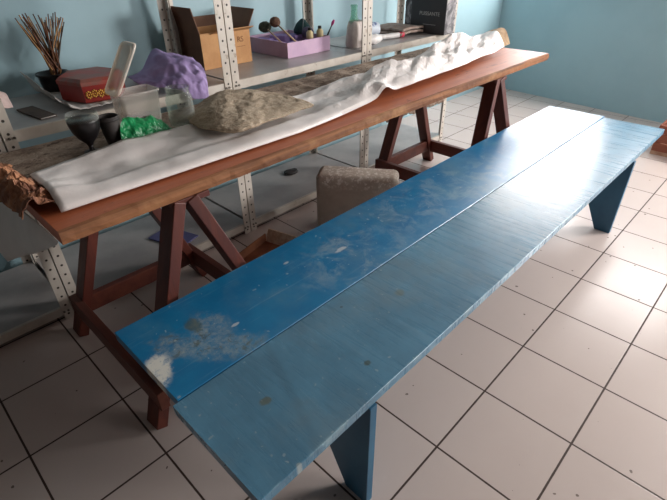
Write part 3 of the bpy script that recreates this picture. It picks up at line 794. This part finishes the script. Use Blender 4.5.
# dark teal pouch
mb = MB(); c0 = atx(303, 30, -2.08)
mb.lathe((c0.x, c0.y, tz0 + .083), [(.062, 0), (.060, .02), (.04, .055), (.014, .080), (.003, .084)], 18, True, True, lambda a, z: 1 + .12 * math.sin(3 * a + z * 30))
tag(obj('pouch', mb, teal_m, smooth=True), 'dark teal pointed felt pouch standing at the back of the pink tray', 'pouch')
c0 = atx(308, 32, -1.97)
mb = MB().ball((c0.x, c0.y, c0.z), (.036, .04, .032), 16, 10, lambda d: 1 + .08 * fbm(d * 3))
tag(obj('felt_cap', mb, mauve_m, smooth=True), 'grey-mauve rounded felt cap lying in front of the teal pouch', 'cap')
for (u, v, lab) in ((310, 42, 'cream plastic bottle lying left in the pink tray'), (320, 40, 'cream plastic bottle standing right in the pink tray')):
    c0 = atx(u, v, -1.90); zb = .9585
    o = thing('small_bottle', lab, 'bottle', (c0.x, c0.y, zb), 'cream bottles in the pink tray')
    obj('bottle_body', MB().lathe((c0.x, c0.y, zb), [(.020, 0), (.022, .004), (.022, .036), (.012, .046), (.011, .05)], 16, True, True), cream_m, o, smooth=True)
    obj('bottle_cap', MB().lathe((c0.x, c0.y, zb + .049), [(.012, 0), (.012, .014), (.010, .016)], 14, True, True), black_m, o, smooth=True)
# magenta tipped brush
h, e = atx(334, 20, -1.93), atx(325, 41, -1.93)
e.z = max(e.z, tz0 + .03); o = thing('paint_brush', 'dark brush with a magenta tip sticking up at the right end of the pink tray', 'brush', e)
obj('handle', MB().tube([e, lerp(e, h, .75)], [.006, .004], 8), black_m, o, smooth=True)
obj('tip', MB().tube([lerp(e, h, .74), lerp(e, h, .88), h], [.005, .010, .006], 10), mag_m, o, smooth=True)
# dangling cord
c0 = Vector((-2.0, 1.292, 0))
mb = MB().tube([(c0.x, c0.y + .010, 1.906), (c0.x, c0.y + .006, 1.5), (c0.x + .002, c0.y, 1.2), (c0.x, c0.y + .004, 1.05), (c0.x, c0.y - .006, .978)], .0022, 6)
tag(obj('cord', mb, cord_m, smooth=True), 'thin grey cord hanging down into the pink tray', 'cord')

# glass bottle with pale wrapping
bx2, by2 = -1.80, 1.560
gb = thing('glass_bottle', 'pale green glass bottle wrapped in white plastic next to the steel upright', 'bottle', (bx2, by2, SZ))
obj('bottle_glass', MB().lathe((bx2, by2, SZ), [(.036, .003), (.038, .01), (.038, .13), (.034, .155), (.022, .185), (.020, .235), (.023, .238), (.023, .250), (.019, .250), (.018, .19), (.030, .15), (.035, .012)], 26, True, True), greenglass_m, gb, smooth=True)
obj('plastic_wrap', MB().lathe((bx2 + .004, by2 + .012, SZ), [(.058, .001), (.062, .02), (.062, .09), (.056, .125), (.046, .150), (.037, .160), (.0385, .14), (.050, .09), (.05, .02)], 40, False, False, lambda a, z: 1 + .05 * math.sin(5 * a + z * 40) + .03 * math.sin(11 * a + 2)), plain('milky_plastic_wrap', (216, 206, 200), (196, 184, 178), .5, 10, .2, 30), gb, smooth=True)

# right end of shelf
def cyl_between(a, c, r, n=20): return MB().tube([a, lerp(a, c, .02), lerp(a, c, .98), c], [r * .94, r, r, r * .94], n)
a = atz(368, 33, .92); 
o = thing('wrapped_roll', 'blue and white printed roll lying at the back of the far shelf', 'roll', (-2.0, 1.93, SZ))
obj('roll_body', cyl_between(Vector((-2.02, 1.80, SZ + .050)), Vector((-1.95, 1.985, SZ + .050)), .048), bluep_m, o, smooth=True)
obj('roll_core', cyl_between(Vector((-1.951, 1.983, SZ + .050)), Vector((-1.945, 1.997, SZ + .050)), .02), white_m, o, smooth=True)
def stub(p, q, r, lab):
    o = thing('white_roll', lab, 'roll', (p[0], p[1], SZ), 'white rolls on the far shelf')
    obj('roll_body', cyl_between(Vector(p), Vector(q), r), white_m, o, smooth=True)
    d = (Vector(q) - Vector(p)).normalized(); obj('roll_end', cyl_between(Vector(q) - d * .002, Vector(q) + d * .035, r * 1.06), red_p, o, smooth=True)
stub((-1.86, 1.72, SZ + .020), (-1.78, 2.03, SZ + .020), .017, 'slim white roll with a crimson end lying on the far shelf')
def wcr(u, v):
    a_ = 2 * math.pi * v; rr = .040 + .006 * fbm((u * 5, math.cos(a_) * 2, math.sin(a_) * 2)); y = lerp(1.57, 1.74, u); k_ = math.sin(math.pi * min(.985, max(.015, u))) ** .4
    return Vector((-1.715 + rr * k_ * math.cos(a_) * 1.0, y, SZ + .042 + .8 * rr * k_ * math.sin(a_)))
tag(obj('white_bundle', MB().grid(wcr, 20, 24), white_m, smooth=True), 'bunched white plastic bundle on the shelf right of the front upright', 'bundle')
# rag stack, sheets
for i, (dz, lab) in enumerate(((0, 'folded grey-brown rag at the bottom of the pile beside the charcoal carton'), (.024, 'folded grey-brown rag on top of the pile beside the charcoal carton'))):
    def rg(u, v, dz=dz, i=i):
        x = lerp(-2.02, -1.76, u); y = lerp(2.02 + .02 * i, 2.30, v)
        return Vector((x + .006 * fbm((y * 20, i, 1)), y, SZ + .019 + dz + .018 * math.sin(math.pi * min(.97, max(.03, v))) ** .3 + .004 * fbm((x * 18, y * 18, i))))
    tag(obj('folded_rag', MB().grid(rg, 16, 16), greycloth_m, solid=.016, smooth=True, solid_off=-1), lab, 'rag', 'rags on the far shelf')

# charcoal carton
qx0, qx1, qy0, qy1 = -1.945, -1.585, 2.31, 2.44
ct = thing('charcoal_carton', 'tall charcoal carton with silver lettering standing at the far end of the shelf', 'carton', ((qx0 + qx1) / 2, (qy0 + qy1) / 2, SZ))
obj('carton_body', MB().box(qx0, qx1 - .001, qy0, qy1, SZ + .001, SZ + .42), carton_m, ct, bevel=.002)
obj('side_panel', MB().box(qx1 - .001, qx1 + .0005, qy0 + .004, qy1 - .004, SZ + .004, SZ + .417), marble_m, ct)
obj('side_panel', MB().box(qx0, qx0 + .055, qy0 - .0006, qy0 + .0002, SZ + .05, SZ + .417), marble_m, ct)
R_c = Matrix(((1, 0, 0), (0, 0, -1), (0, 1, 0)))       # facing -Y, reading along +X
text_mesh('PUISSANTE', .036, letter_m, 'lettering', ct, R_c, (-1.725, qy0 - .0008, SZ + .135))
obj('small_print', MB().box(-1.775, -1.665, qy0 - .001, qy0, SZ + .062, SZ + .0645), letter_m, ct)

# ------------------------------------------------------------------ things on the floor
# concrete block
cc = Vector((-1.20, .935, 0)); ang = math.radians(34)
mb = MB().box(cc.x - .235, cc.x + .235, cc.y - .085, cc.y + .085, .001, .365)
bm_ = mb.rot(cc, ang)
tag(obj('concrete_block', mb, concrete_m, bevel=.035, seg=5, smooth=True, origin=(cc.x, cc.y, 0)), 'worn grey concrete block with rounded edges standing on the floor between bench and shelves', 'block')
# torn cardboard tray
kb = thing('cardboard_tray', 'torn brown cardboard tray lying on the tiles under the orange table', 'tray', (-1.36, .33, 0))
mb = MB().box(-1.45, -1.21, .215, .475, .001, .006); mb.box(-1.45, -1.444, .215, .475, .006, .055)
mb.rot((-1.33, .345, 0), .25)
obj('tray_base', mb, plain('red_brown_cardboard', (150, 96, 66), (126, 78, 54), .8, 8), kb)
mb = MB().prism([(-1.45, .47, .006), (-1.21, .47, .006), (-1.22, .50, .075), (-1.44, .50, .075)], (0, .008, 0)).rot((-1.33, .345, 0), .25)
o = obj('torn_flap', mb, plain('torn_card_edge', (226, 206, 182), (200, 170, 140), .9, 30, .5, 80), kb)
o['label'] = 'pale torn edge'
# indigo flat piece on bottom shelf
mb = MB().box(-1.93, -1.69, -.03, .12, .0662, .074).rot((-1.81, .045, 0), .3)
tag(obj('plastic_mat', mb, indigo_m, bevel=.002), 'blue-purple plastic mat lying on the bottom shelf behind the near trestle', 'mat')
mb = MB().ball((-1.99, 1.10, .074), (.045, .06, .012), 12, 8, lambda d: 1 + .25 * fbm(d * 3))
tag(obj('dark_scrap', mb, blacks_m, smooth=True), 'small dark rag scrap on the bottom shelf above the concrete block', 'scrap')
# terracotta crate, far right
cr = thing('wooden_crate', 'terracotta-coloured wooden crate on the floor at the far right behind the bench', 'crate', (-.03, 3.60, 0))
obj('crate_base', MB().box(-.232, .18, 3.42, 3.78, .001, .03), cratebase_m, cr)
for z in (.03, .10, .17):
    for q in ((-.232, .18, 3.42, 3.432), (-.232, .18, 3.768, 3.78), (-.232, -.220, 3.432, 3.768), (.168, .18, 3.432, 3.768)):
        obj('slat', MB().box(*q, z, z + .064), crate_m, cr, bevel=.002)
for q in ((-.22, -.19, 3.432, 3.462), (.138, .168, 3.432, 3.462), (-.22, -.19, 3.738, 3.768), (.138, .168, 3.738, 3.768)):
    obj('corner_post', MB().box(*q, .03, .232), crate_m, cr)

# ------------------------------------------------------------------ light
def daylight(name, loc, aim, sx, sy, watts):
    ld = bpy.data.lights.new(name, 'AREA'); ld.shape = 'RECTANGLE'; ld.size = sx; ld.size_y = sy
    ld.energy = watts; ld.color = (1.0, .945, .91)
    lo = bpy.data.objects.new(name, ld); COL.objects.link(lo); lo.location = loc
    lo.rotation_euler = Vector(aim).to_track_quat('-Z', 'Y').to_euler()
for i, (x0, x1, WZ0, WZ1) in enumerate(BWIN):
    xm = (x0 + x1) / 2
    daylight('window_daylight', (xm, wy(xm) + .14, (WZ0 + WZ1) / 2), (slope * 1.0, -1, 0), x1 - x0, WZ1 - WZ0, (44, 22, 185)[i])
daylight('window_daylight', (XR + .10, (RY0 + RY1) / 2, (RZ0 + RZ1) / 2), (-1, 0, 0), RY1 - RY0, RZ1 - RZ0, 48)  # added side fill that brightens the back wall and box fronts
w = bpy.data.worlds.new('world'); scene.world = w; w.use_nodes = True
w.node_tree.nodes['Background'].inputs[0].default_value = (.75, .85, 1, 1)
w.node_tree.nodes['Background'].inputs[1].default_value = 1.0

scene.view_settings.view_transform = 'Standard'; scene.view_settings.look = 'None'
scene.view_settings.gamma = 1; scene.view_settings.use_curve_mapping = False
scene.view_settings.exposure = .65
